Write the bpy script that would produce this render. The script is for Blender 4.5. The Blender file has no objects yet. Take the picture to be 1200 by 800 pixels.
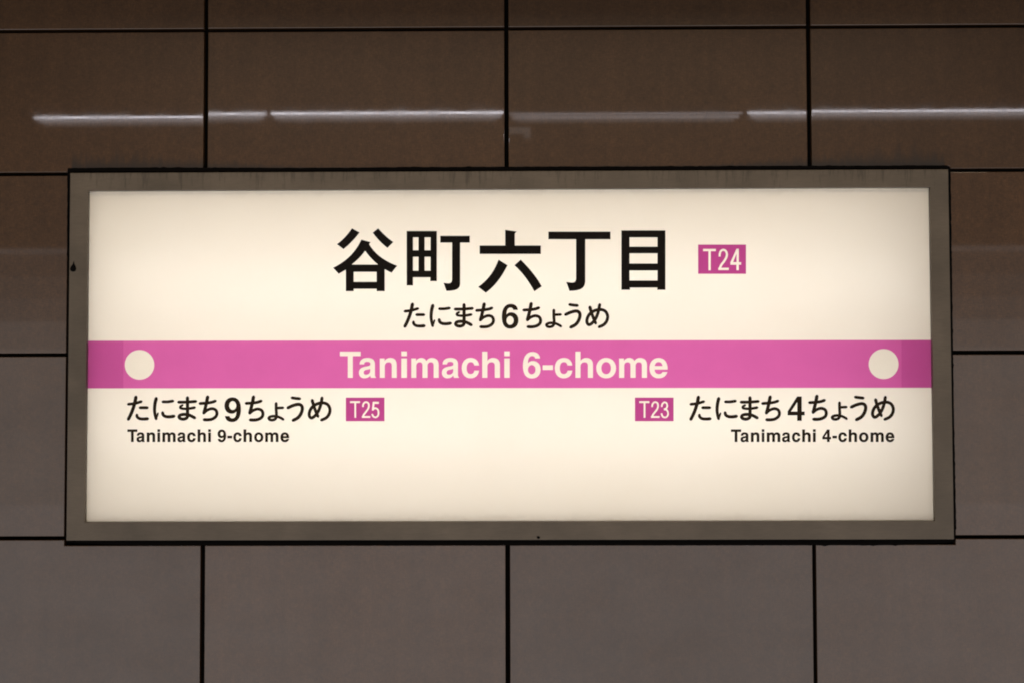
import bpy, bmesh, math, random
from mathutils import Vector
from mathutils.geometry import delaunay_2d_cdt

random.seed(7)
S = bpy.context.scene
COL = S.collection
R = math.radians

# ------------------------------------------------------------------ camera
EYE = 1.55                                   # eye height above the platform floor
CAM = (0.0355, -2.5249, EYE)                 # wall face is the plane y = 0
PITCH, YAW, ROLL, FPX = 0.03797, -0.01027, -0.00255, 1500.0
cd = bpy.data.cameras.new('camera')
cam = bpy.data.objects.new('camera', cd)
COL.objects.link(cam)
cd.sensor_fit = 'HORIZONTAL'
cd.sensor_width = 36.0
cd.lens = 36.0 * FPX / 1200.0
cd.clip_end = 200
cam.location = CAM
from mathutils import Matrix
cam.rotation_euler = (Matrix.Rotation(-YAW, 3, 'Z') @ Matrix.Rotation(math.pi / 2 + PITCH, 3, 'X') @ Matrix.Rotation(ROLL, 3, 'Z')).to_euler()
S.camera = cam

# ------------------------------------------------------------------ world, exposure, lamps
w = bpy.data.worlds.new('World')
S.world = w
w.use_nodes = True
w.node_tree.nodes['Background'].inputs['Color'].default_value = (1.0, 0.62, 0.34, 1)
w.node_tree.nodes['Background'].inputs['Strength'].default_value = 0.015
S.view_settings.view_transform = 'Standard'
S.view_settings.look = 'None'
S.view_settings.exposure = 0
S.view_settings.gamma = 1
S.cycles.use_denoising = True
S.cycles.filter_width = 1.9
S.cycles.max_bounces = 12
S.cycles.transparent_max_bounces = 16


def area(name, loc, rot, sx, sy, radiance, color):
    l = bpy.data.lights.new(name, 'AREA')
    l.shape = 'RECTANGLE'
    l.size, l.size_y = sx, sy
    l.energy = radiance * math.pi * sx * sy
    l.color = color
    o = bpy.data.objects.new(name, l)
    o.location = loc
    o.rotation_euler = rot
    COL.objects.link(o)
    return o


# pale platform floor giving light back, and the ceiling lamps behind an added light blocker
area('floor_bounce', (0.0, -7.45, 0.05), (R(180), 0, 0), 60.0, 14.1, 1.22, (1.0, 0.955, 0.955))
area('ceiling_lamps', (0.05, -1.55, EYE + 1.5), (0, 0, 0), 3.0, 0.9, 5.0, (1.0, 0.80, 0.57))
# the row of platform tubes that mirrors in the upper tiles: a bare tube over its lit white batten
LAMP_D, LAMP_Z = 4.2, EYE + 1.462
TO_WALL = (R(90), 0, 0)
for k, n, tube, batten in ((0, 1, 22.0, 2.7), (1, 1, 26.0, 3.1), (2, 1, 3.5, 2.6), (3.5, 2, 20.0, 2.8)):
    x = -1.322 + (k - 0.5) * 1.262
    ln = 1.262 * n
    area('platform_tube', (x, -LAMP_D, LAMP_Z), TO_WALL, ln - 0.026, 0.009, tube, (0.95, 0.92, 1.0))
    area('platform_batten', (x, -LAMP_D - 0.02, LAMP_Z - 0.0145), TO_WALL, ln - 0.06, 0.020, batten, (1.0, 0.93, 0.97))
    area('batten_fade', (x, -LAMP_D - 0.03, LAMP_Z - 0.032), TO_WALL, ln - 0.11, 0.016, batten * 0.3, (1.0, 0.93, 0.95))  # dim strip added so the batten's reflection fades downward
# glowing strips added to mirror as a small bracket, faint in the middle tile
area('bracket_glint', (0.005, -LAMP_D, LAMP_Z - 0.088), TO_WALL, 0.125, 0.036, 0.8, (1.0, 0.92, 0.9))
area('bracket_glint', (0.050, -LAMP_D, LAMP_Z - 0.118), TO_WALL, 0.034, 0.024, 0.8, (1.0, 0.92, 0.9))
# a dimmer strip far across the tracks, and glowing panels added to mirror as the far wall
area('far_tube_strip', (0, -14.5, EYE + 1.86), TO_WALL, 90, 0.07, 0.6, (1.0, 0.95, 0.97))
for z0, z1, lum in ((-1.50, 0.55, 1.0), (0.55, 0.92, 0.78), (0.92, 1.22, 0.48), (1.22, 1.52, 0.34), (1.52, 1.83, 0.22)):
    area('far_wall_glow', (0, -14.5, EYE + (z0 + z1) / 2), TO_WALL, 90, z1 - z0, lum, (1.0, 0.96, 0.94))

# ------------------------------------------------------------------ picture point -> point on a wall-parallel plane


def at(px, py, y=0.0):
    x, v = px - 600.0, py - 400.0
    c, s = math.cos(ROLL), math.sin(ROLL)
    x, v = c * x + s * v, -s * x + c * v
    a, b, d = x / FPX, 1.0, -v / FPX
    c, s = math.cos(PITCH), math.sin(PITCH)
    b, d = c * b - s * d, s * b + c * d
    c, s = math.cos(YAW), math.sin(YAW)
    a, b = c * a + s * b, -s * a + c * b
    k = (y - CAM[1]) / b
    return (CAM[0] + k * a, CAM[2] + k * d)


# ------------------------------------------------------------------ materials
def mat(name):
    m = bpy.data.materials.new(name)
    m.use_nodes = True
    nt = m.node_tree
    nt.nodes.clear()
    out = nt.nodes.new('ShaderNodeOutputMaterial')
    return m, nt, out


def N(nt, t, **kw):
    n = nt.nodes.new(t)
    for k, v in kw.items():
        if hasattr(n, k):
            setattr(n, k, v)
        else:
            n.inputs[k].default_value = v
    return n


def ramp(nt, src, stops):
    r = nt.nodes.new('ShaderNodeValToRGB')
    e = r.color_ramp.elements
    while len(e) < len(stops):
        e.new(0.5)
    for i, (p, c) in enumerate(stops):
        e[i].position = p
        e[i].color = (c[0], c[1], c[2], 1) if hasattr(c, '__len__') else (c, c, c, 1)
    nt.links.new(src, r.inputs[0])
    return r


def noise(nt, vec, scale, detail=4, rough=0.55):
    n = N(nt, 'ShaderNodeTexNoise')
    n.inputs['Scale'].default_value = scale
    n.inputs['Detail'].default_value = detail
    n.inputs['Roughness'].default_value = rough
    if vec is not None:
        nt.links.new(vec, n.inputs['Vector'])
    return n


def mult(nt, a, b, fac=1.0):
    m = nt.nodes.new('ShaderNodeMix')
    m.data_type = 'RGBA'
    m.blend_type = 'MULTIPLY'
    m.inputs[0].default_value = fac
    nt.links.new(a, m.inputs[6])
    nt.links.new(b, m.inputs[7])
    return m.outputs[2]


def scaled(nt, vec, s):
    m = N(nt, 'ShaderNodeMapping')
    m.inputs['Scale'].default_value = s
    nt.links.new(vec, m.inputs['Vector'])
    return m.outputs[0]


def math_n(nt, op, a, b=None, clamp=False):
    m = N(nt, 'ShaderNodeMath', operation=op)
    m.use_clamp = clamp
    for i, v in enumerate((a, b)):
        if v is None:
            continue
        if isinstance(v, (int, float)):
            m.inputs[i].default_value = v
        else:
            nt.links.new(v, m.inputs[i])
    return m.outputs[0]


SIGN_TOP = EYE + 0.4405


def tile_material():
    m, nt, out = mat('glazed_brown_tile')
    geo = N(nt, 'ShaderNodeNewGeometry')
    pos = geo.outputs['Position']
    info = N(nt, 'ShaderNodeObjectInfo')
    base = ramp(nt, noise(nt, pos, 9, 3).outputs[0], [(0.3, (0.043, 0.0208, 0.0080)), (0.7, (0.0515, 0.0250, 0.0098))])
    # fine woven mottling: grain stretched along both tile directions
    g1 = noise(nt, scaled(nt, pos, (1, 1, 0.25)), 420, 3, 0.7)
    g2 = noise(nt, scaled(nt, pos, (0.25, 1, 1)), 420, 3, 0.7)
    gr = math_n(nt, 'MULTIPLY', g1.outputs[0], g2.outputs[0])
    c = mult(nt, base.outputs[0], ramp(nt, gr, [(0.12, 0.62), (0.4, 1.30)]).outputs[0])
    c = mult(nt, c, ramp(nt, noise(nt, pos, 60, 5, 0.65).outputs[0], [(0.3, 0.82), (0.7, 1.15)]).outputs[0])
    pt = ramp(nt, info.outputs['Random'], [(0.0, (0.90, 0.90, 0.89)), (0.5, (1.0, 1.0, 1.0)), (1.0, (1.10, 1.08, 1.05))])
    c = mult(nt, c, pt.outputs[0])
    # old wipe marks and dried water runs
    runs = ramp(nt, noise(nt, scaled(nt, pos, (26, 1, 2.2)), 1.0, 5, 0.7).outputs[0], [(0.42, 0.90), (0.62, 1.08)])
    c = mult(nt, c, runs.outputs[0], 0.8)
    # soot lifted off the two top corners of the sign, ragged at its upper edge
    sx = N(nt, 'ShaderNodeSeparateXYZ')
    nt.links.new(pos, sx.inputs[0])
    h = math_n(nt, 'SUBTRACT', sx.outputs[2], SIGN_TOP)
    wob = noise(nt, scaled(nt, pos, (60, 1, 8)), 1.0, 5, 0.7)
    xm = math_n(nt, 'ABSOLUTE', math_n(nt, 'ADD', sx.outputs[0], -0.0))
    side = math_n(nt, 'MULTIPLY', math_n(nt, 'SUBTRACT', xm, 0.40, True), 3.2, True)
    reach = math_n(nt, 'MULTIPLY', math_n(nt, 'SUBTRACT', wob.outputs[0], 0.30, True), math_n(nt, 'ADD', math_n(nt, 'MULTIPLY', side, 0.13), 0.012))
    d = math_n(nt, 'SUBTRACT', 1.0, math_n(nt, 'DIVIDE', h, math_n(nt, 'ADD', reach, 0.001)), True)
    inx = math_n(nt, 'LESS_THAN', xm, 0.866)
    up = math_n(nt, 'GREATER_THAN', h, -0.01)
    soot = math_n(nt, 'MULTIPLY', math_n(nt, 'MULTIPLY', d, inx), math_n(nt, 'MULTIPLY', up, 0.92))
    mx = N(nt, 'ShaderNodeMix', data_type='RGBA')
    nt.links.new(soot, mx.inputs[0])
    nt.links.new(c, mx.inputs[6])
    mx.inputs[7].default_value = (0.012, 0.010, 0.008, 1)
    p = N(nt, 'ShaderNodeBsdfPrincipled')
    nt.links.new(mx.outputs[2], p.inputs['Base Color'])
    p.inputs['Roughness'].default_value = 0.37
    p.inputs['Specular IOR Level'].default_value = 0.35
    p.inputs['Coat Weight'].default_value = 1.0
    p.inputs['Coat IOR'].default_value = 1.5
    cr = ramp(nt, noise(nt, pos, 26, 4).outputs[0], [(0.35, 0.02), (0.75, 0.04)])
    nt.links.new(cr.outputs[0], p.inputs['Coat Roughness'])
    cw = ramp(nt, noise(nt, scaled(nt, pos, (5, 5, 9)), 1.0, 6, 0.7).outputs[0], [(0.3, 0.80), (0.65, 1.0)])
    nt.links.new(cw.outputs[0], p.inputs['Coat Weight'])
    b = N(nt, 'ShaderNodeBump')
    b.inputs['Strength'].default_value = 0.12
    b.inputs['Distance'].default_value = 0.0006
    nt.links.new(gr, b.inputs['Height'])
    nt.links.new(b.outputs[0], p.inputs['Normal'])
    b2 = N(nt, 'ShaderNodeBump')
    b2.inputs['Strength'].default_value = 0.25
    b2.inputs['Distance'].default_value = 0.00002
    nt.links.new(noise(nt, pos, 14, 2).outputs[0], b2.inputs['Height'])
    nt.links.new(b2.outputs[0], p.inputs['Coat Normal'])
    nt.links.new(p.outputs[0], out.inputs[0])
    return m


def plain(name, col, rough, spec=0.5, metal=0.0):
    m, nt, out = mat(name)
    tc = N(nt, 'ShaderNodeNewGeometry')
    r = ramp(nt, noise(nt, tc.outputs['Position'], 45, 5).outputs[0], [(0.3, [c * 0.85 for c in col]), (0.7, [c * 1.12 for c in col])])
    p = N(nt, 'ShaderNodeBsdfPrincipled')
    nt.links.new(r.outputs[0], p.inputs['Base Color'])
    p.inputs['Roughness'].default_value = rough
    p.inputs['Metallic'].default_value = metal
    p.inputs['Specular IOR Level'].default_value = spec
    nt.links.new(p.outputs[0], out.inputs[0])
    return m


def frame_material():
    m, nt, out = mat('dull_olive_grey_metal')
    geo = N(nt, 'ShaderNodeNewGeometry')
    pos = geo.outputs['Position']
    base = ramp(nt, noise(nt, pos, 9, 6).outputs[0], [(0.3, (0.062, 0.049, 0.034)), (0.7, (0.094, 0.0745, 0.053))])
    br = noise(nt, scaled(nt, pos, (1, 1, 14)), 55, 4, 0.7)
    c = mult(nt, base.outputs[0], ramp(nt, br.outputs[0], [(0.3, 0.86), (0.7, 1.12)]).outputs[0])
    # dribbles of grime run down from the top edge
    sx = N(nt, 'ShaderNodeSeparateXYZ')
    nt.links.new(pos, sx.inputs[0])
    run = noise(nt, scaled(nt, pos, (95, 1, 9)), 1.0, 4, 0.75)
    dep = math_n(nt, 'MULTIPLY', math_n(nt, 'SUBTRACT', SIGN_TOP + 0.004, sx.outputs[2]), 9.0)
    k = math_n(nt, 'SUBTRACT', math_n(nt, 'SUBTRACT', run.outputs[0], 0.44), math_n(nt, 'MULTIPLY', dep, 0.35))
    k = math_n(nt, 'MULTIPLY', k, 8.0, True)
    mx = N(nt, 'ShaderNodeMix', data_type='RGBA')
    nt.links.new(math_n(nt, 'MULTIPLY', k, 0.7), mx.inputs[0])
    nt.links.new(c, mx.inputs[6])
    mx.inputs[7].default_value = (0.035, 0.027, 0.018, 1)
    p = N(nt, 'ShaderNodeBsdfPrincipled')
    nt.links.new(mx.outputs[2], p.inputs['Base Color'])
    p.inputs['Metallic'].default_value = 0.15
    p.inputs['Roughness'].default_value = 0.42
    p.inputs['Specular IOR Level'].default_value = 0.4
    b = N(nt, 'ShaderNodeBump')
    b.inputs['Strength'].default_value = 0.15
    b.inputs['Distance'].default_value = 0.0004
    nt.links.new(br.outputs[0], b.inputs['Height'])
    nt.links.new(b.outputs[0], p.inputs['Normal'])
    nt.links.new(p.outputs[0], out.inputs[0])
    return m


def panel_material():
    m, nt, out = mat('cream_acrylic_diffuser')
    geo = N(nt, 'ShaderNodeNewGeometry')
    r = ramp(nt, noise(nt, geo.outputs['Position'], 3.5, 3).outputs[0], [(0.3, (0.84, 0.755, 0.625)), (0.7, (0.86, 0.775, 0.650))])
    # dust settled inside along the lower edge, a little along the upper one
    sx = N(nt, 'ShaderNodeSeparateXYZ')
    nt.links.new(geo.outputs['Position'], sx.inputs[0])
    lump = noise(nt, scaled(nt, geo.outputs['Position'], (14, 1, 14)), 1.0, 5, 0.65).outputs[0]
    lift = math_n(nt, 'ADD', math_n(nt, 'MULTIPLY', math_n(nt, 'SUBTRACT', lump, 0.42, True), 0.09), 0.002)
    lo = math_n(nt, 'SUBTRACT', 1.0, math_n(nt, 'DIVIDE', math_n(nt, 'SUBTRACT', sx.outputs[2], at(600, 610.3)[1]), lift), True)
    hi = math_n(nt, 'SUBTRACT', 1.0, math_n(nt, 'DIVIDE', math_n(nt, 'SUBTRACT', at(600, 221.8)[1], sx.outputs[2]), lift), True)
    dirt = N(nt, 'ShaderNodeMix', data_type='RGBA')
    nt.links.new(math_n(nt, 'MULTIPLY', math_n(nt, 'ADD', lo, hi, True), 0.12), dirt.inputs[0])
    nt.links.new(r.outputs[0], dirt.inputs[6])
    dirt.inputs[7].default_value = (0.30, 0.24, 0.17, 1)
    tr = N(nt, 'ShaderNodeBsdfTranslucent')
    di = N(nt, 'ShaderNodeBsdfDiffuse')
    nt.links.new(dirt.outputs[2], tr.inputs[0])
    nt.links.new(dirt.outputs[2], di.inputs[0])
    mx = N(nt, 'ShaderNodeMixShader')
    mx.inputs[0].default_value = 0.3
    nt.links.new(tr.outputs[0], mx.inputs[1])
    nt.links.new(di.outputs[0], mx.inputs[2])
    gl = N(nt, 'ShaderNodeBsdfGlossy')
    gl.inputs['Roughness'].default_value = 0.25
    fr = N(nt, 'ShaderNodeFresnel')
    m2 = N(nt, 'ShaderNodeMixShader')
    nt.links.new(fr.outputs[0], m2.inputs[0])
    nt.links.new(mx.outputs[0], m2.inputs[1])
    nt.links.new(gl.outputs[0], m2.inputs[2])
    nt.links.new(m2.outputs[0], out.inputs[0])
    return m


def film(name, tint, front, opaque=0.12):
    """see-through coloured print film: filters the lit panel behind it, with a faint colour of its own"""
    m, nt, out = mat(name)
    geo = N(nt, 'ShaderNodeNewGeometry')
    r = ramp(nt, noise(nt, geo.outputs['Position'], 16, 4).outputs[0], [(0.3, [c * 0.975 for c in tint]), (0.7, [min(1, c * 1.02) for c in tint])])
    t = N(nt, 'ShaderNodeBsdfTransparent')
    nt.links.new(r.outputs[0], t.inputs[0])
    d = N(nt, 'ShaderNodeBsdfDiffuse')
    d.inputs[0].default_value = (*front, 1)
    mx = N(nt, 'ShaderNodeMixShader')
    mx.inputs[0].default_value = opaque
    nt.links.new(t.outputs[0], mx.inputs[1])
    nt.links.new(d.outputs[0], mx.inputs[2])
    nt.links.new(mx.outputs[0], out.inputs[0])
    return m


def glow(name, col, strength):
    m, nt, out = mat(name)
    e = N(nt, 'ShaderNodeEmission')
    e.inputs[0].default_value = (*col, 1)
    e.inputs[1].default_value = strength
    nt.links.new(e.outputs[0], out.inputs[0])
    return m


M_TILE = tile_material()
M_JOINT = plain('black_joint', (0.003, 0.0025, 0.002), 0.9, 0.05)
M_FRAME = frame_material()
M_PANEL = panel_material()
M_BOX = plain('white_box_lining', (0.85, 0.83, 0.79), 0.8, 0.2)
M_EDGING = plain('black_edging', (0.0022, 0.0018, 0.0016), 0.9, 0.04)
M_MAG = film('magenta_film', (0.785, 0.20, 0.615), (0.55, 0.05, 0.25), 0.06)
M_MAGD = film('darker_magenta_film', (0.69, 0.155, 0.53), (0.45, 0.04, 0.2), 0.06)  # darker magenta for the two end pieces of the band
M_CODE = film('code_magenta_film', (0.565, 0.094, 0.39), (0.5, 0.05, 0.22), 0.06)
M_CLEAR = film('clear_film', (0.985, 0.99, 0.97), (0.8, 0.8, 0.75), 0.02)
M_BLACK = film('black_film', (0.012, 0.009, 0.008), (0.012, 0.011, 0.010), 0.5)
M_BLACK2 = film('small_black_film', (0.035, 0.024, 0.016), (0.012, 0.010, 0.009), 0.3)
M_TUBE = glow('lamp_tube_glow', (0.88, 0.928, 1.0), 5.85)

# ------------------------------------------------------------------ object helpers


def link(name, me, material, parent=None):
    o = bpy.data.objects.new(name, me)
    COL.objects.link(o)
    if material:
        me.materials.append(material)
    if parent:
        o.parent = parent
    return o


def from_bm(name, bm, material, parent=None, smooth=False):
    me = bpy.data.meshes.new(name)
    bmesh.ops.recalc_face_normals(bm, faces=bm.faces)
    bm.to_mesh(me)
    bm.free()
    return link(name, me, material, parent)


# ------------------------------------------------------------------ the wall and its tiles
J = 0.0042                                   # half joint
WT = 0.6
ROWS = [1.31, 1.006, 0.7189, 0.4310, 0.0723, -0.2883, -0.5795, -0.868, -1.157, -1.515]   # course lines, relative to the eye
# hole cut in the tiling for the sign
OX0, OZT = at(78.6, 300)[0], at(600, 197.2)[1]
OX1, OZB = at(1116.4, 400)[0], at(600, 638.2)[1]

wall_bm = bmesh.new()
X0, X1, Z0, Z1, YB = -4.8, 4.8, EYE + ROWS[-1], EYE + ROWS[0], 0.017
hx0, hx1, hz0, hz1 = OX0 + 0.012, OX1 - 0.012, OZB + 0.016, OZT - 0.012
vs = {}


def wv(x, z):
    if (x, z) not in vs:
        vs[(x, z)] = wall_bm.verts.new((x, YB, z))
    return vs[(x, z)]


wall_xs, wall_zs = [X0, hx0, hx1, X1], [Z0, hz0, hz1, Z1]
for i in range(3):
    for j in range(3):
        if (i, j) == (1, 1):
            continue
        wall_bm.faces.new([wv(wall_xs[i], wall_zs[j]), wv(wall_xs[i + 1], wall_zs[j]), wv(wall_xs[i + 1], wall_zs[j + 1]), wv(wall_xs[i], wall_zs[j + 1])])
g = bmesh.ops.extrude_face_region(wall_bm, geom=wall_bm.faces[:])
bmesh.ops.translate(wall_bm, verts=[v for v in g['geom'] if isinstance(v, bmesh.types.BMVert)], vec=(0, 0.25, 0))
wall = from_bm('station_wall', wall_bm, M_JOINT)
wall['kind'] = 'structure'
wall['label'] = 'station wall of large glazed brown tiles with black joints'

# unseen blocker added in front of the wall top: it keeps the ceiling lamps off the upper course
bm = bmesh.new()
bmesh.ops.create_cube(bm, size=1)
bmesh.ops.scale(bm, verts=bm.verts, vec=(9.6, 0.12, 0.9))
bmesh.ops.translate(bm, verts=bm.verts, vec=(0, -0.50, EYE + 0.96 + 0.45))
bmesh.ops.bevel(bm, geom=bm.edges[:], offset=0.008, segments=2, affect='EDGES')
o = from_bm('light_blocker', bm, plain('dark_blocker_paint', (0.05, 0.045, 0.04), 0.6))
o['kind'] = 'structure'

TILT = {(2, -2): (-0.075, -0.01), (2, -1): (0.027, 0.0), (2, 0): (-0.027, 0.0), (2, 1): (0.017, 0.0)}


def tile(x0, x1, z0, z1):
    xs = sorted({x0, x1} | {v for v in (OX0, OX1) if x0 < v < x1})
    zs = sorted({z0, z1} | {v for v in (OZB, OZT) if z0 < v < z1})
    bm = bmesh.new()
    vd = {}
    cx, cz = (x0 + x1) / 2, (z0 + z1) / 2

    def V(x, z):
        if (x, z) not in vd:
            vd[(x, z)] = bm.verts.new((x - cx, 0, z - cz))
        return vd[(x, z)]
    n = 0
    for a in range(len(xs) - 1):
        for b in range(len(zs) - 1):
            mx, mz = (xs[a] + xs[a + 1]) / 2, (zs[b] + zs[b + 1]) / 2
            if OX0 < mx < OX1 and OZB < mz < OZT:
                continue
            bm.faces.new([V(xs[a], zs[b]), V(xs[a + 1], zs[b]), V(xs[a + 1], zs[b + 1]), V(xs[a], zs[b + 1])])
            n += 1
    if not n:
        bm.free()
        return None
    bmesh.ops.dissolve_limit(bm, angle_limit=0.01, verts=bm.verts[:], edges=bm.edges[:])
    front = bm.faces[:]
    g = bmesh.ops.extrude_face_region(bm, geom=front)
    bmesh.ops.translate(bm, verts=[v for v in g['geom'] if isinstance(v, bmesh.types.BMVert)], vec=(0, 0.0155, 0))
    bmesh.ops.recalc_face_normals(bm, faces=bm.faces)
    rim = [e for e in bm.edges if all(abs(v.co.y) < 1e-6 for v in e.verts)]
    bmesh.ops.bevel(bm, geom=rim, offset=0.0011, segments=3, profile=0.5, affect='EDGES')
    o = from_bm('tile', bm, M_TILE, wall)
    o.location = (cx, 0, cz)
    return o


for r in range(len(ROWS) - 1):
    for k in range(-8, 8):
        x0, x1 = k * WT + J, (k + 1) * WT - J
        o = tile(x0 + random.uniform(-.0006, .0006), x1 + random.uniform(-.0006, .0006), EYE + ROWS[r + 1] + J * 0.9 + random.uniform(-.0005, .0005), EYE + ROWS[r] - J * 0.9 + random.uniform(-.0005, .0005))
        if o:
            tx, tz = TILT.get((r, k), (random.uniform(-.03, .03), random.uniform(-.03, .03)))
            o.rotation_euler = (R(tx), 0, R(tz))

# ------------------------------------------------------------------ the sign
YF = -0.007          # front of the frame, a little proud of the tiles
YP = 0.004           # front of the lit panel
YFILM = YP - 0.0005
CX, CZ = (OX0 + OX1) / 2, (OZB + OZT) / 2
sign = bpy.data.objects.new('station_sign', None)
COL.objects.link(sign)
sign.location = (CX, 0, CZ)
sign.empty_display_size = 0.2
sign['label'] = 'backlit cream station name sign with magenta band in grey metal frame on tiled wall'
sign['category'] = 'sign'
bpy.context.view_layer.update()


def put(o):
    """parent to the sign, mesh given in world coordinates"""
    o.parent = sign
    o.matrix_parent_inverse = sign.matrix_world.inverted()
    return o


def quad_mean(pts, y):
    q = [at(px, py, y) for px, py in pts]          # TL TR BR BL
    return ((q[0][0] + q[3][0]) / 2, (q[1][0] + q[2][0]) / 2, (q[2][1] + q[3][1]) / 2, (q[0][1] + q[1][1]) / 2)


FX0, FX1, FZ0, FZ1 = quad_mean([(82, 202.3), (1111.4, 199.4), (1118, 631.8), (77.8, 632.4)], YF)
IX0, IX1, IZ0, IZ1 = quad_mean([(103, 222.6), (1090.3, 221.0), (1095.7, 610.3), (99.2, 610.4)], YF)


def ring(name, o, i, y0, y1, material, bevel=0.0):
    bm = bmesh.new()
    ov = [bm.verts.new((x, y0, z)) for x, z in ((o[0], o[2]), (o[1], o[2]), (o[1], o[3]), (o[0], o[3]))]
    iv = [bm.verts.new((x, y0, z)) for x, z in ((i[0], i[2]), (i[1], i[2]), (i[1], i[3]), (i[0], i[3]))]
    for k in range(4):
        bm.faces.new([ov[k], ov[(k + 1) % 4], iv[(k + 1) % 4], iv[k]])
    g = bmesh.ops.extrude_face_region(bm, geom=bm.faces[:])
    bmesh.ops.translate(bm, verts=[v for v in g['geom'] if isinstance(v, bmesh.types.BMVert)], vec=(0, y1 - y0, 0))
    bmesh.ops.recalc_face_normals(bm, faces=bm.faces)
    if bevel:
        ed = [e for e in bm.edges if all(abs(v.co.y - y0) < 1e-6 for v in e.verts) and len([f for f in e.link_faces if abs(f.normal.y) < 0.5]) == 1]
        bmesh.ops.bevel(bm, geom=ed, offset=bevel, segments=2, profile=0.5, affect='EDGES')
    return from_bm(name, bm, material)


frame = put(ring('frame', (FX0, FX1, FZ0, FZ1), (IX0, IX1, IZ0, IZ1), YF, 0.030, M_FRAME, 0.0011))

# black edging in the gap round the frame, ragged on its outer edge
def gap_edging():
    bm = bmesh.new()
    path = []
    tl, tr, br, bl = (80.0, 197.6), (1113.2, 193.6), (1119.6, 632.5), (77.0, 632.5)

    def run(a, b, n, nx, ny, wide):
        for i in range(n):
            t = i / n
            o = wide(t) + random.gauss(0, 0.16) + (random.random() < 0.03) * 0.7
            path.append((a[0] + (b[0] - a[0]) * t + nx * o, a[1] + (b[1] - a[1]) * t + ny * o))
    run((79.6, 199.5), (1113.5, 196.2), 240, 0, -1, lambda t: 2.0 + 0.5 * math.sin(t * 17) * (t < .4))
    run((1113.6, 197), (1119.4, 634), 110, 1, 0, lambda t: 0.3 + max(0, t - .62) * 3.4 * (t < .97))
    run((1118.6, 634), (77.5, 634), 240, 0, 1, lambda t: 0.4 + 3.9 * min(1, min(t, 1 - t) * 14) ** 0.7)
    run((78.6, 634), (79.2, 199.5), 110, -1, 0, lambda t: 0.3 + max(0, .10 - t) * 6)
    outer = [at(px, py) for px, py in path]
    n = len(outer)
    inn = []
    for x, z in outer:
        inn.append((min(max(x, FX0 + 0.003), FX1 - 0.003), min(max(z, FZ0 + 0.003), FZ1 - 0.003)))
    a = [bm.verts.new((x, -0.0007, z)) for x, z in outer]
    c = [bm.verts.new((x, 0.012, z)) for x, z in outer]
    d = [bm.verts.new((x, -0.0004, z)) for x, z in inn]
    for i in range(n):
        j = (i + 1) % n
        bm.faces.new([a[i], a[j], d[j], d[i]])
        bm.faces.new([a[i], c[i], c[j], a[j]])
    return from_bm('gap_edging', bm, M_EDGING)


put(gap_edging())

# dark putty drip stuck on the left of the frame, and a nick under the lower edge
def drip(name, pts, y):
    bm = bmesh.new()
    f = bm.faces.new([bm.verts.new((at(px, py, y)[0], y, at(px, py, y)[1])) for px, py in pts])
    g = bmesh.ops.extrude_face_region(bm, geom=[f])
    bmesh.ops.translate(bm, verts=[v for v in g['geom'] if isinstance(v, bmesh.types.BMVert)], vec=(0, 0.0016, 0))
    return from_bm(name, bm, M_EDGING)


put(drip('putty_drip', [(86.3, 306.4), (86.9, 309.5), (88.3, 312.3), (89.2, 315), (88.2, 317.6), (85.8, 318.6), (83.0, 317.8), (81.9, 315.5), (83.0, 312.8), (84.8, 310.6), (85.7, 308.4)], YF - 0.0012))
put(drip('putty_speck', [(629.0, 628.2), (631.5, 627.6), (633.0, 629.2), (631.6, 630.9), (629.6, 630.4)], YF - 0.0012))

# light box behind the panel
BX = (FX0 + 0.006, FX1 - 0.006, FZ0 + 0.006, FZ1 - 0.006)
BOX_Y0, BOX_Y1 = 0.0302, 0.18
bm = bmesh.new()
c8 = [bm.verts.new((x, y, z)) for y in (BOX_Y0, BOX_Y1) for x, z in ((BX[0], BX[2]), (BX[1], BX[2]), (BX[1], BX[3]), (BX[0], BX[3]))]
bm.faces.new(c8[4:8])
for k in range(4):
    bm.faces.new([c8[k], c8[(k + 1) % 4], c8[4 + (k + 1) % 4], c8[4 + k]])
put(from_bm('light_box', bm, M_BOX))

# the panel: one sheet, its edge tucked into the frame
bm = bmesh.new()
bmesh.ops.create_cube(bm, size=1)
bmesh.ops.scale(bm, verts=bm.verts, vec=(IX1 - IX0 + 0.012, 0.001, IZ1 - IZ0 + 0.012))
bmesh.ops.translate(bm, verts=bm.verts, vec=((IX0 + IX1) / 2, YP + 0.0005, (IZ0 + IZ1) / 2))
bmesh.ops.delete(bm, geom=[f for f in bm.faces if f.calc_center_median().y > YP + 0.0006 or abs(f.normal.y) < 0.5], context='FACES')
panel = put(from_bm('face_panel', bm, M_PANEL))
for zz in (0.145, -0.145):
    for xx in (-0.412, 0.412):
        bm = bmesh.new()
        bmesh.ops.create_cone(bm, cap_ends=True, segments=14, radius1=0.0125, radius2=0.0125, depth=0.81)
        bmesh.ops.rotate(bm, verts=bm.verts, cent=(0, 0, 0), matrix=Matrix.Rotation(R(90), 3, 'Y'))
        bmesh.ops.translate(bm, verts=bm.verts, vec=((IX0 + IX1) / 2 + xx, 0.125, (IZ0 + IZ1) / 2 + zz))
        put(from_bm('lamp_tube', bm, M_TUBE))

# ------------------------------------------------------------------ lettering: flat print built as cut film
def bez(p0, p1, p2, p3, n=9):
    out = []
    for i in range(1, n + 1):
        t = i / n
        u = 1 - t
        out.append((u**3 * p0[0] + 3 * u * u * t * p1[0] + 3 * u * t * t * p2[0] + t**3 * p3[0], u**3 * p0[1] + 3 * u * u * t * p1[1] + 3 * u * t * t * p2[1] + t**3 * p3[1]))
    return out


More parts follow.
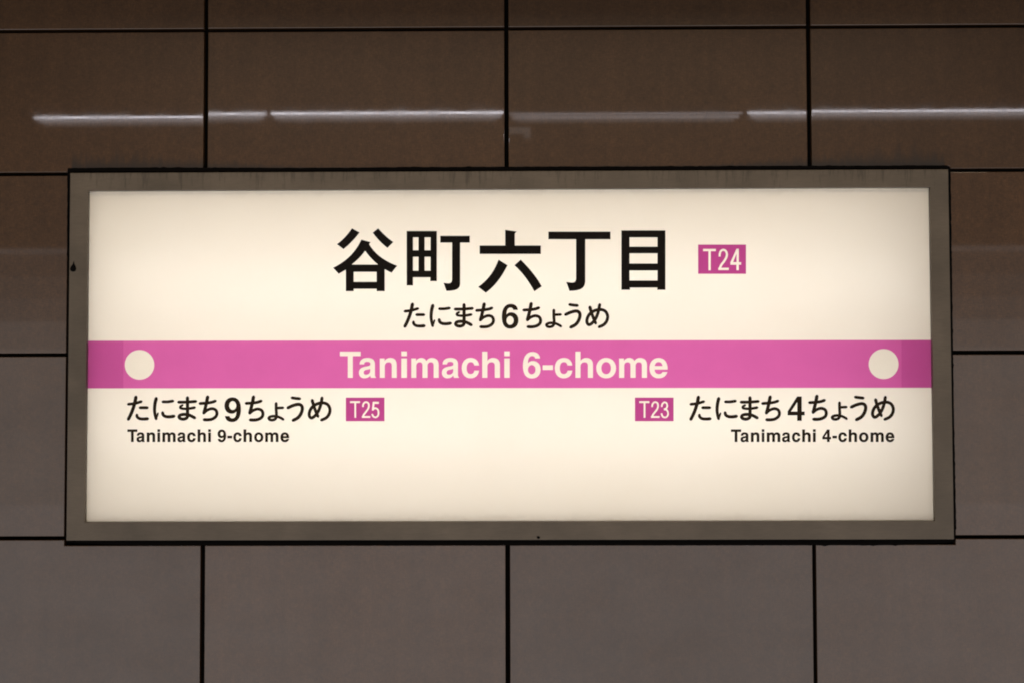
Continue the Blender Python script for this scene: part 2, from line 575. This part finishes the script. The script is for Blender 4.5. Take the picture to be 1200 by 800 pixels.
def path(txt):
    """'M x y L x y C x y x y x y' -> one closed outline"""
    tk = txt.replace(',', ' ').split()
    pts, i, cmd = [], 0, 'M'
    while i < len(tk):
        if tk[i] in 'MLC':
            cmd = tk[i]
            i += 1
        if cmd in 'ML':
            pts.append((float(tk[i]), float(tk[i + 1])))
            i += 2
        else:
            v = [float(q) for q in tk[i:i + 6]]
            pts += bez(pts[-1], v[0:2], v[2:4], v[4:6])
            i += 6
    return pts


def box(x0, y0, x1, y1):
    return [(x0, y0), (x1, y0), (x1, y1), (x0, y1)]


def oval(cx, cy, rx, ry, n=40, p=2.0):
    o = []
    for i in range(n):
        a = 2 * math.pi * i / n
        c, s = math.cos(a), math.sin(a)
        o.append((cx + rx * math.copysign(abs(c) ** (2 / p), c), cy + ry * math.copysign(abs(s) ** (2 / p), s)))
    return o


# bold grotesque alphabet in 1000-unit ems, y up: name -> (left, right, solids, holes)
G = {}
G['T'] = (14, 598, [box(14, 595, 598, 718), box(236, 0, 376, 600)], [])
G['n'] = (65, 543, [path('M 65 0 L 65 532 L 198 532 L 198 458 C 233 515 288 546 360 546 C 475 546 543 478 543 360 L 543 0 L 403 0 L 403 330 C 403 395 370 427 314 427 C 250 427 205 385 205 315 L 205 0')], [])
G['h'] = (65, 546, [path('M 65 0 L 65 718 L 205 718 L 205 464 C 240 518 293 546 362 546 C 478 546 546 478 546 360 L 546 0 L 406 0 L 406 330 C 406 395 372 427 316 427 C 252 427 205 385 205 315 L 205 0')], [])
G['m'] = (64, 826, [path('M 64 0 L 64 532 L 195 532 L 195 462 C 228 516 280 546 342 546 C 410 546 458 514 482 458 C 516 515 570 546 636 546 C 750 546 826 478 826 362 L 826 0 L 686 0 L 686 335 C 686 398 658 427 604 427 C 550 427 515 390 515 330 L 515 0 L 375 0 L 375 335 C 375 398 347 427 294 427 C 240 427 204 390 204 330 L 204 0')], [])
G['i'] = (69, 209, [box(69, 0, 209, 532), box(69, 595, 209, 725)], [])
G['-'] = (27, 306, [box(27, 215, 306, 345)], [])
G['o'] = (34, 578, [oval(306, 266, 272, 280, 44, 2.1)], [oval(306, 266, 132, 167, 36, 2.1)])
G['c'] = (34, 524, [path('M 524 340 C 512 470 420 546 285 546 C 132 546 34 436 34 266 C 34 96 132 -14 282 -14 C 418 -14 508 68 524 200 L 389 200 C 380 140 345 102 285 102 C 213 102 174 160 174 266 C 174 372 213 430 285 430 C 343 430 378 398 386 340')], [])
G['e'] = (23, 528, [path('M 165 226 L 528 226 L 528 250 C 528 430 430 546 277 546 C 125 546 23 432 23 262 C 23 95 125 -14 277 -14 C 400 -14 492 52 521 160 L 383 160 C 366 122 335 102 284 102 C 214 102 170 146 165 226')], [path('M 167 322 C 178 392 217 432 277 432 C 338 432 377 392 385 322')])
G['a'] = (29, 527, [path('M 527 0 L 527 17 C 505 30 497 45 497 78 L 497 375 C 497 490 420 546 275 546 C 135 546 55 488 48 370 L 178 370 C 184 420 212 440 270 440 C 335 440 364 418 364 375 C 364 330 330 322 235 308 C 95 288 29 240 29 140 C 29 45 95 -14 190 -14 C 260 -14 318 12 366 65 C 366 38 369 18 378 0')],
          [path('M 360 250 C 330 235 300 230 255 222 C 195 211 167 190 167 148 C 167 108 192 85 238 85 C 310 85 360 130 360 205')])
G['6'] = (31, 520, [path('M 505 530 L 370 530 C 360 575 330 597 285 597 C 205 597 172 520 168 395 C 200 440 245 462 305 462 C 432 462 520 370 520 228 C 520 82 423 -19 280 -19 C 120 -19 31 100 31 335 C 31 570 130 710 290 710 C 415 710 495 645 505 530')], [oval(275, 223, 104, 128, 36)])
_s = [[(551 - x, 691 - y) for x, y in q] for q in G['6'][2]]
_h = [[(551 - x, 691 - y) for x, y in q] for q in G['6'][3]]
G['9'] = (31, 520, _s, _h)
G['4'] = (27, 526, [path('M 305 710 L 440 710 L 440 272 L 526 272 L 526 160 L 440 160 L 440 0 L 305 0 L 305 160 L 27 160 L 27 280')], [path('M 308 272 L 308 545 L 128 272')])


def glyph(ch, x0, x1, base, cap):
    """place a letter so its ink runs from x0 to x1; 'cap' = height of 718 units, in picture pixels"""
    l, r, so, ho = G[ch]
    kx, ky = (x1 - x0) / (r - l), cap / 718.0
    f = lambda q: [(x0 + (x - l) * kx, base - y * ky) for x, y in q]
    return [f(q) for q in so], [f(q) for q in ho]


def smooth(pts, n=7):
    if len(pts) == 2:
        return pts
    P = [(2 * pts[0][0] - pts[1][0], 2 * pts[0][1] - pts[1][1])] + pts + [(2 * pts[-1][0] - pts[-2][0], 2 * pts[-1][1] - pts[-2][1])]
    out = []
    for i in range(1, len(P) - 2):
        p0, p1, p2, p3 = P[i - 1:i + 3]
        for k in range(n):
            t = k / n
            out.append(tuple(0.5 * (2 * b + (c - a) * t + (2 * a - 5 * b + 4 * c - d) * t * t + (3 * b - a - 3 * c + d) * t**3) for a, b, c, d in zip(p0, p1, p2, p3)))
    return out + [pts[-1]]


def stroke(pts, w0, w1=None, wm=None, caps=True):
    """a brush stroke as overlapping quads; width runs w0 -> w1"""
    w1 = w0 if w1 is None else w1
    P = smooth(pts)
    L, Rr = [], []
    n = len(P)
    for i in range(n):
        a, b = P[max(0, i - 1)], P[min(n - 1, i + 1)]
        dx, dy = b[0] - a[0], b[1] - a[1]
        d = math.hypot(dx, dy) or 1
        hw = (w0 + (w1 - w0) * i / (n - 1)) / 2
        L.append((P[i][0] - dy / d * hw, P[i][1] + dx / d * hw))
        Rr.append((P[i][0] + dy / d * hw, P[i][1] - dx / d * hw))
    out = [[L[i], L[i + 1], Rr[i + 1], Rr[i]] for i in range(n - 1)]
    if caps:
        for k, wd in ((0, w0), (n - 1, w1)):
            out.append(oval(P[k][0], P[k][1], wd * 0.42, wd * 0.42, 10))
    return out


def tri(groups):
    """overlapping outlines -> triangles. groups: list of lists of outlines; returns [(verts, [(tri, set of group ids)])]"""
    verts, faces, owner = [], [], []
    for gi, outs in enumerate(groups):
        for q in outs:
            ar = sum(q[i][0] * q[(i + 1) % len(q)][1] - q[(i + 1) % len(q)][0] * q[i][1] for i in range(len(q)))
            if abs(ar) < 1e-5:
                continue
            if ar < 0:
                q = q[::-1]
            s = len(verts)
            verts += [Vector(p) for p in q]
            faces.append(list(range(s, s + len(q))))
            owner.append(gi)
    V, E_, F, _, _, _ = delaunay_2d_cdt(verts, [], faces, 0, 1e-4)
    polys = []
    for f, gi in zip(faces, owner):
        q = [verts[i] for i in f]
        polys.append((min(p.x for p in q), max(p.x for p in q), min(p.y for p in q), max(p.y for p in q), q, gi))
    polys.sort(key=lambda p: p[0])

    def owners(x, y):
        got = set()
        for x0, x1, y0, y1, q, gi in polys:
            if x0 > x:
                break
            if x > x1 or y < y0 or y > y1 or gi in got:
                continue
            ins, j = False, len(q) - 1
            for i in range(len(q)):
                a, c = q[i], q[j]
                if (a.y > y) != (c.y > y) and x < (c.x - a.x) * (y - a.y) / (c.y - a.y) + a.x:
                    ins = not ins
                j = i
            if ins:
                got.add(gi)
        return got
    return V, [(f, owners(sum(V[i][0] for i in f) / len(f), sum(V[i][1] for i in f) / len(f))) for f in F]


def film_mesh(name, V, tris, material, y, parent=None):
    bm = bmesh.new()
    vd = {}
    for t in tris:
        q = []
        for i in t:
            if i not in vd:
                x, z = at(V[i][0], V[i][1], y)
                vd[i] = bm.verts.new((x, y, z))
            q.append(vd[i])
        try:
            bm.faces.new(q)
        except ValueError:
            pass
    me = bpy.data.meshes.new(name)
    bm.normal_update()
    for f in bm.faces:
        if f.normal.y > 0:
            f.normal_flip()
    bm.to_mesh(me)
    bm.free()
    o = link(name, me, material)
    put(o)
    if parent is not None:
        o.parent = parent
        o.matrix_parent_inverse = parent.matrix_world.inverted()
    return o


def print_on(name, solids, holes, material, y=YFILM, label=None, bold=0.0):
    rim = []
    if bold:
        for q in solids + holes:
            for i in range(len(q)):
                a, b = q[i], q[(i + 1) % len(q)]
                if math.hypot(a[0] - b[0], a[1] - b[1]) > 1e-3:
                    rim += stroke([a, b], bold, caps=False)
                rim.append(oval(a[0], a[1], bold / 2, bold / 2, 6))
    V, T = tri([solids, holes, rim])
    o = film_mesh(name, V, [f for f, g in T if g == {0} or 2 in g], material, y)
    if label:
        o['label'] = label
    return o


def cut_in(name, rect, solids, holes, material, inner_name, inner_extra=(), label=None, splits=()):
    """coloured film with clear letters cut through it; the letters are sub-parts filling the cuts"""
    V, T = tri([[rect], solids, holes] + [list(e) for _, e in inner_extra])
    isl = lambda g: 1 in g and 2 not in g
    dots = [3 + k for k in range(len(inner_extra))]
    body = film_mesh(name, V, [f for f, g in T if 0 in g and not isl(g) and not any(d in g for d in dots)], material, YFILM)
    bpy.context.view_layer.update()
    if label:
        body['label'] = label
    cuts = [-1e9] + list(splits) + [1e9]
    for a, b in zip(cuts, cuts[1:]):
        film_mesh(inner_name, V, [f for f, g in T if 0 in g and isl(g) and a < V[f[0]][0] < b], M_CLEAR, YFILM, body)
    for k, (nm, _) in enumerate(inner_extra):
        film_mesh(nm, V, [f for f, g in T if 3 + k in g], M_CLEAR, YFILM, body)
    return body


def word(spec, base, cap):
    so, ho = [], []
    for ch, a, b in spec:
        s, h = glyph(ch, a, b, base, cap)
        so += s
        ho += h
    return so, ho


def loc(outs, ox, oy, s):
    return [[(ox + x / s, oy + y / s) for x, y in q] for q in outs]


# --- the station name in five kanji
kan, kho = [], []
Z = 847 / 90.0
kan += loc([path('M 258 55 L 342 100 C 300 160 240 225 165 285 L 92 230 C 155 185 212 125 258 55'),
            path('M 548 55 C 600 115 655 165 715 207 L 650 272 C 590 228 535 170 487 103'),
            path('M 362 180 L 462 207 L 440 250 C 385 340 325 400 265 447 L 190 512 L 112 557 L 50 490 C 170 430 290 340 362 180'),
            path('M 400 200 L 448 232 C 520 345 610 410 757 468 L 695 545 C 570 490 470 400 400 298 L 380 250'),
            box(190, 455, 278, 748), box(530, 455, 620, 748), box(200, 455, 612, 535), box(200, 645, 612, 722)], 385, 262, Z)
kan += loc([box(62, 85, 395, 595), box(62, 500, 132, 685), box(322, 500, 395, 637), box(432, 138, 758, 213),
            path('M 562 200 L 652 200 L 652 670 C 648 722 610 745 500 745 L 468 655 L 515 661 C 550 662 562 650 562 615')], 470, 262, Z)
kho += loc([box(132, 155, 192, 297), box(260, 155, 325, 297), box(132, 370, 192, 522), box(260, 370, 325, 522)], 470, 262, Z)
kan += loc([path('M 348 72 L 475 90 L 455 115 L 455 260 L 348 260'), box(66, 245, 742, 338),
            path('M 275 400 L 375 462 C 310 590 240 690 135 765 L 50 700 C 155 625 225 535 275 400'),
            path('M 520 400 C 620 500 695 590 752 695 L 670 750 C 600 625 535 540 450 462')], 555, 262, Z)
kan += loc([box(53, 92, 738, 176), path('M 358 160 L 460 160 L 460 640 C 456 710 420 745 285 745 L 250 645 L 305 653 C 345 655 358 640 358 600')], 637, 262, Z)
kan += loc([box(152, 78, 638, 708), box(152, 690, 247, 733), box(548, 690, 638, 733)], 712, 262, Z)
kho += loc([box(242, 155, 550, 258), box(242, 331, 550, 443), box(242, 520, 550, 630)], 712, 262, Z)
V, T = tri([kan, kho])
for xa, xb in ((380, 472), (472, 557), (557, 638), (638, 722), (722, 800)):
    film_mesh('kanji', V, [f for f, g in T if g == {0} and xa < V[f[0]][0] < xb], M_BLACK, YFILM)

# --- kana readings
KA = []
for pts, a, b in (([(52, 131), (130, 121), (206, 99)], 30, 30), ([(143, 46), (130, 110), (108, 185), (82, 250), (53, 308)], 36, 34), ([(190, 171), (277, 171)], 31, 31), ([(154, 254), (158, 277), (185, 298), (230, 303), (281, 300)], 30, 33),
                  ([(381, 62), (367, 120), (361, 190), (366, 245), (380, 302)], 36, 30), ([(376, 300), (388, 275), (402, 234)], 24, 18), ([(457, 102), (515, 102), (577, 93)], 30, 31), ([(455, 227), (464, 256), (495, 274), (540, 277), (590, 270)], 32, 34),
                  ([(747, 52), (747, 150), (747, 245), (742, 285), (705, 304), (664, 297), (648, 278), (664, 257), (705, 249), (760, 255), (800, 272), (833, 290)], 34, 33), ([(641, 106), (745, 105), (846, 97)], 31, 31), ([(690, 141), (664, 158), (668, 176), (712, 183), (770, 180), (832, 169)], 24, 29),
                  ([(892, 122), (970, 116), (1035, 106), (1075, 92)], 31, 31), ([(984, 44), (970, 110), (955, 175), (938, 234)], 36, 33), ([(936, 236), (975, 202), (1030, 182), (1075, 196), (1092, 235), (1078, 275), (1035, 304), (985, 312), (941, 311)], 30, 33)):
    KA += stroke(pts, a * 1.16, b * 1.16)
KB = []
for pts, a, b in (([(285, 103), (350, 99), (400, 92), (438, 79)], 27, 27), ([(361, 37), (350, 95), (335, 155), (322, 202)], 31, 29), ([(321, 203), (355, 175), (400, 160), (440, 172), (455, 205), (445, 240), (410, 262), (370, 270), (327, 269)], 26, 29),
                  ([(592, 150), (658, 147)], 24, 24), ([(588, 102), (588, 160), (591, 215), (585, 252), (560, 269), (528, 268), (514, 252), (527, 238), (562, 231), (605, 237), (640, 252), (660, 265)], 26, 24),
                  ([(746, 47), (785, 53), (826, 57)], 27, 27), ([(705, 148), (760, 124), (815, 113), (845, 130), (850, 165), (835, 210), (805, 248), (757, 274)], 29, 30),
                  ([(950, 72), (965, 125), (985, 180), (1009, 235)], 29, 27), ([(1049, 47), (1036, 115), (1012, 180), (977, 228), (942, 249), (921, 225), (926, 180), (955, 136), (1005, 106), (1060, 98), (1105, 115), (1128, 160), (1120, 210), (1090, 248), (1042, 271)], 28, 28)):
    KB += stroke(pts, a * 1.16, b * 1.16)


def reading(dxa, dya, dxb, dyb, digit, dx0, dx1, base, cap):
    so = loc(KA, 145 + dxa, 460 + dya, 10.0) + loc(KB, 255 + dxb, 460 + dyb, 8.571)
    s, h = glyph(digit, dx0, dx1, base, cap)
    V, T = tri([so, s, h])
    return V, [f for f, g in T if 0 in g or (1 in g and 2 not in g)]


for nm, lab, args in (('reading_kana', 'black kana reading centred under the large kanji', (324.1, -108.1, 325.4, -108.4, '6', 588.0, 607.6, 384.6, 28.6)),
                      ('neighbour_kana', 'black kana of the neighbouring station at the left end', (0, 0, 0, 0, '9', 263.0, 282.4, 493.2, 28.6)),
                      ('neighbour_kana', 'black kana of the neighbouring station at the right end', (659.2, 0.0, 660.2, -0.85, '4', 923.0, 943.0, 492.4, 28.8))):
    V, T = reading(*args)
    o = film_mesh(nm, V, T, M_BLACK2, YFILM)
    o['label'] = lab

# --- romanised neighbours
so, ho = word([('T', 149.5, 160.7), ('a', 160.2, 169.4), ('n', 172.2, 181.6), ('i', 184.7, 187.4), ('m', 190.5, 205.6), ('a', 208.1, 217.3), ('c', 219.5, 229.1), ('h', 231.8, 241.1), ('i', 244.2, 246.9),
               ('9', 255.2, 264.8), ('-', 266.7, 271.8), ('c', 273.6, 283.0), ('h', 285.6, 295.1), ('o', 298.0, 308.4), ('m', 311.0, 326.1), ('e', 328.8, 338.7)], 517.0, 14.3)
print_on('neighbour_romaji', so, ho, M_BLACK2, label='small dark roman lettering below the left kana', bold=0.55)
so, ho = word([('T', 856.8, 868.3), ('a', 868.0, 877.3), ('n', 880.2, 889.7), ('i', 892.9, 895.5), ('m', 898.8, 914.2), ('a', 916.6, 925.9), ('c', 928.3, 937.6), ('h', 940.3, 949.8), ('i', 952.9, 955.7),
               ('4', 963.9, 973.7), ('-', 975.7, 980.6), ('c', 982.6, 992.2), ('h', 994.8, 1004.1), ('o', 1006.9, 1017.5), ('m', 1020.4, 1035.5), ('e', 1038.0, 1047.9)], 517.0, 14.3)
print_on('neighbour_romaji', so, ho, M_BLACK2, label='small dark roman lettering below the right kana', bold=0.55)

# --- the line band with its clear lettering and two discs
so, ho = word([('T', 398.3, 422.7), ('a', 420.6, 440.6), ('n', 445.1, 464.9), ('i', 470.3, 476.9), ('m', 482.0, 514.1), ('a', 517.8, 537.9), ('c', 541.1, 561.4), ('h', 565.1, 585.9), ('i', 591.0, 597.3),
               ('6', 612.8, 633.5), ('-', 635.9, 648.0), ('c', 650.2, 670.7), ('h', 674.3, 694.9), ('o', 698.8, 721.9), ('m', 725.5, 758.2), ('e', 761.1, 782.4)], 442.1, 30.4)
PW = at(0, 0)[0]
XL, XR = 99.6, 1093.4
SL, SR = 144.5, 1056.5


def yt(x):
    return 399.2 + (398.3 - 399.2) * (x - 100) / 992


def yb(x):
    return 454.6 + (453.9 - 454.6) * (x - 100) / 992


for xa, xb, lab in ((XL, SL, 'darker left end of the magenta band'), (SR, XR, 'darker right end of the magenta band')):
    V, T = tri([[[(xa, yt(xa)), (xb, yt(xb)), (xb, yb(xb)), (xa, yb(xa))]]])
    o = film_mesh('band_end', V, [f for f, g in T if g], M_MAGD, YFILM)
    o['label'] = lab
band = cut_in('line_band', [(SL, yt(SL)), (SR, yt(SR)), (SR, yb(SR)), (SL, yb(SL))], so, ho, M_MAG, 'band_lettering',
              [('band_disc', [oval(163.5, 427.1, 17.3, 17.3, 56)]), ('band_disc', [oval(1035.5, 426.2, 17.5, 17.5, 56)])],
              label='magenta line band across the panel', splits=(605.0,))

# --- station code plates
def code_T(x0, x1, y0, y1, sx0, sx1, yb_):
    return [box(x0, y0, x1, y1), box(sx0, y0, sx1, yb_)]


def plate(ox, oy, s, rect, outs, holes, lab):
    cut_in('code_plate', loc([box(*rect)], ox, oy, s)[0], loc(outs, ox, oy, s), loc(holes, ox, oy, s), M_CODE, 'code_lettering', label=lab)


two24 = stroke([(532, 335), (536, 285), (556, 232), (600, 210), (645, 228), (669, 285), (660, 345), (620, 418), (565, 490), (535, 560)], 38, 42, caps=False)
plate(810, 280, 16.0, (130, 110, 1028, 658), code_T(222, 462, 192, 234, 324, 367, 592) + two24 + [box(508, 545, 705, 588)]
      + [path('M 850 188 L 893 188 L 893 440 L 937 440 L 937 488 L 893 488 L 893 590 L 848 590 L 848 488 L 735 488 L 735 445')], [path('M 850 440 L 785 440 L 850 280')], 'magenta code plate right of the kanji')
two25 = stroke([(560, 300), (563, 255), (588, 210), (630, 196), (672, 215), (688, 272), (672, 335), (622, 408), (580, 462), (560, 515)], 35, 38, caps=False)
plate(395, 460, 18.46, (190, 97, 1025, 607), code_T(280, 497, 174, 214, 375, 412, 532) + two25 + [box(536, 495, 718, 534)]
      + [box(778, 187, 905, 232), path('M 772 187 L 815 187 L 793 375 L 752 375')] + stroke([(770, 362), (805, 330), (848, 330), (884, 362), (897, 425), (885, 485), (850, 518), (812, 520), (777, 495), (757, 450)], 36, 36, caps=False), [], 'magenta code plate right of the left kana')
two23 = stroke([(538, 300), (545, 250), (570, 208), (612, 195), (653, 215), (667, 272), (652, 337), (602, 408), (560, 462), (540, 515)], 35, 38, caps=False)
plate(735, 460, 18.46, (168, 97, 1003, 607), code_T(260, 480, 174, 214, 356, 394, 532) + two23 + [box(514, 495, 700, 534)]
      + stroke([(745, 298), (760, 237), (800, 200), (845, 211), (867, 265), (850, 322), (795, 350)], 35, 35, caps=False)
      + stroke([(795, 350), (855, 365), (884, 430), (872, 490), (835, 522), (787, 519), (757, 487), (740, 435)], 35, 35, caps=False), [], 'magenta code plate left of the right kana')
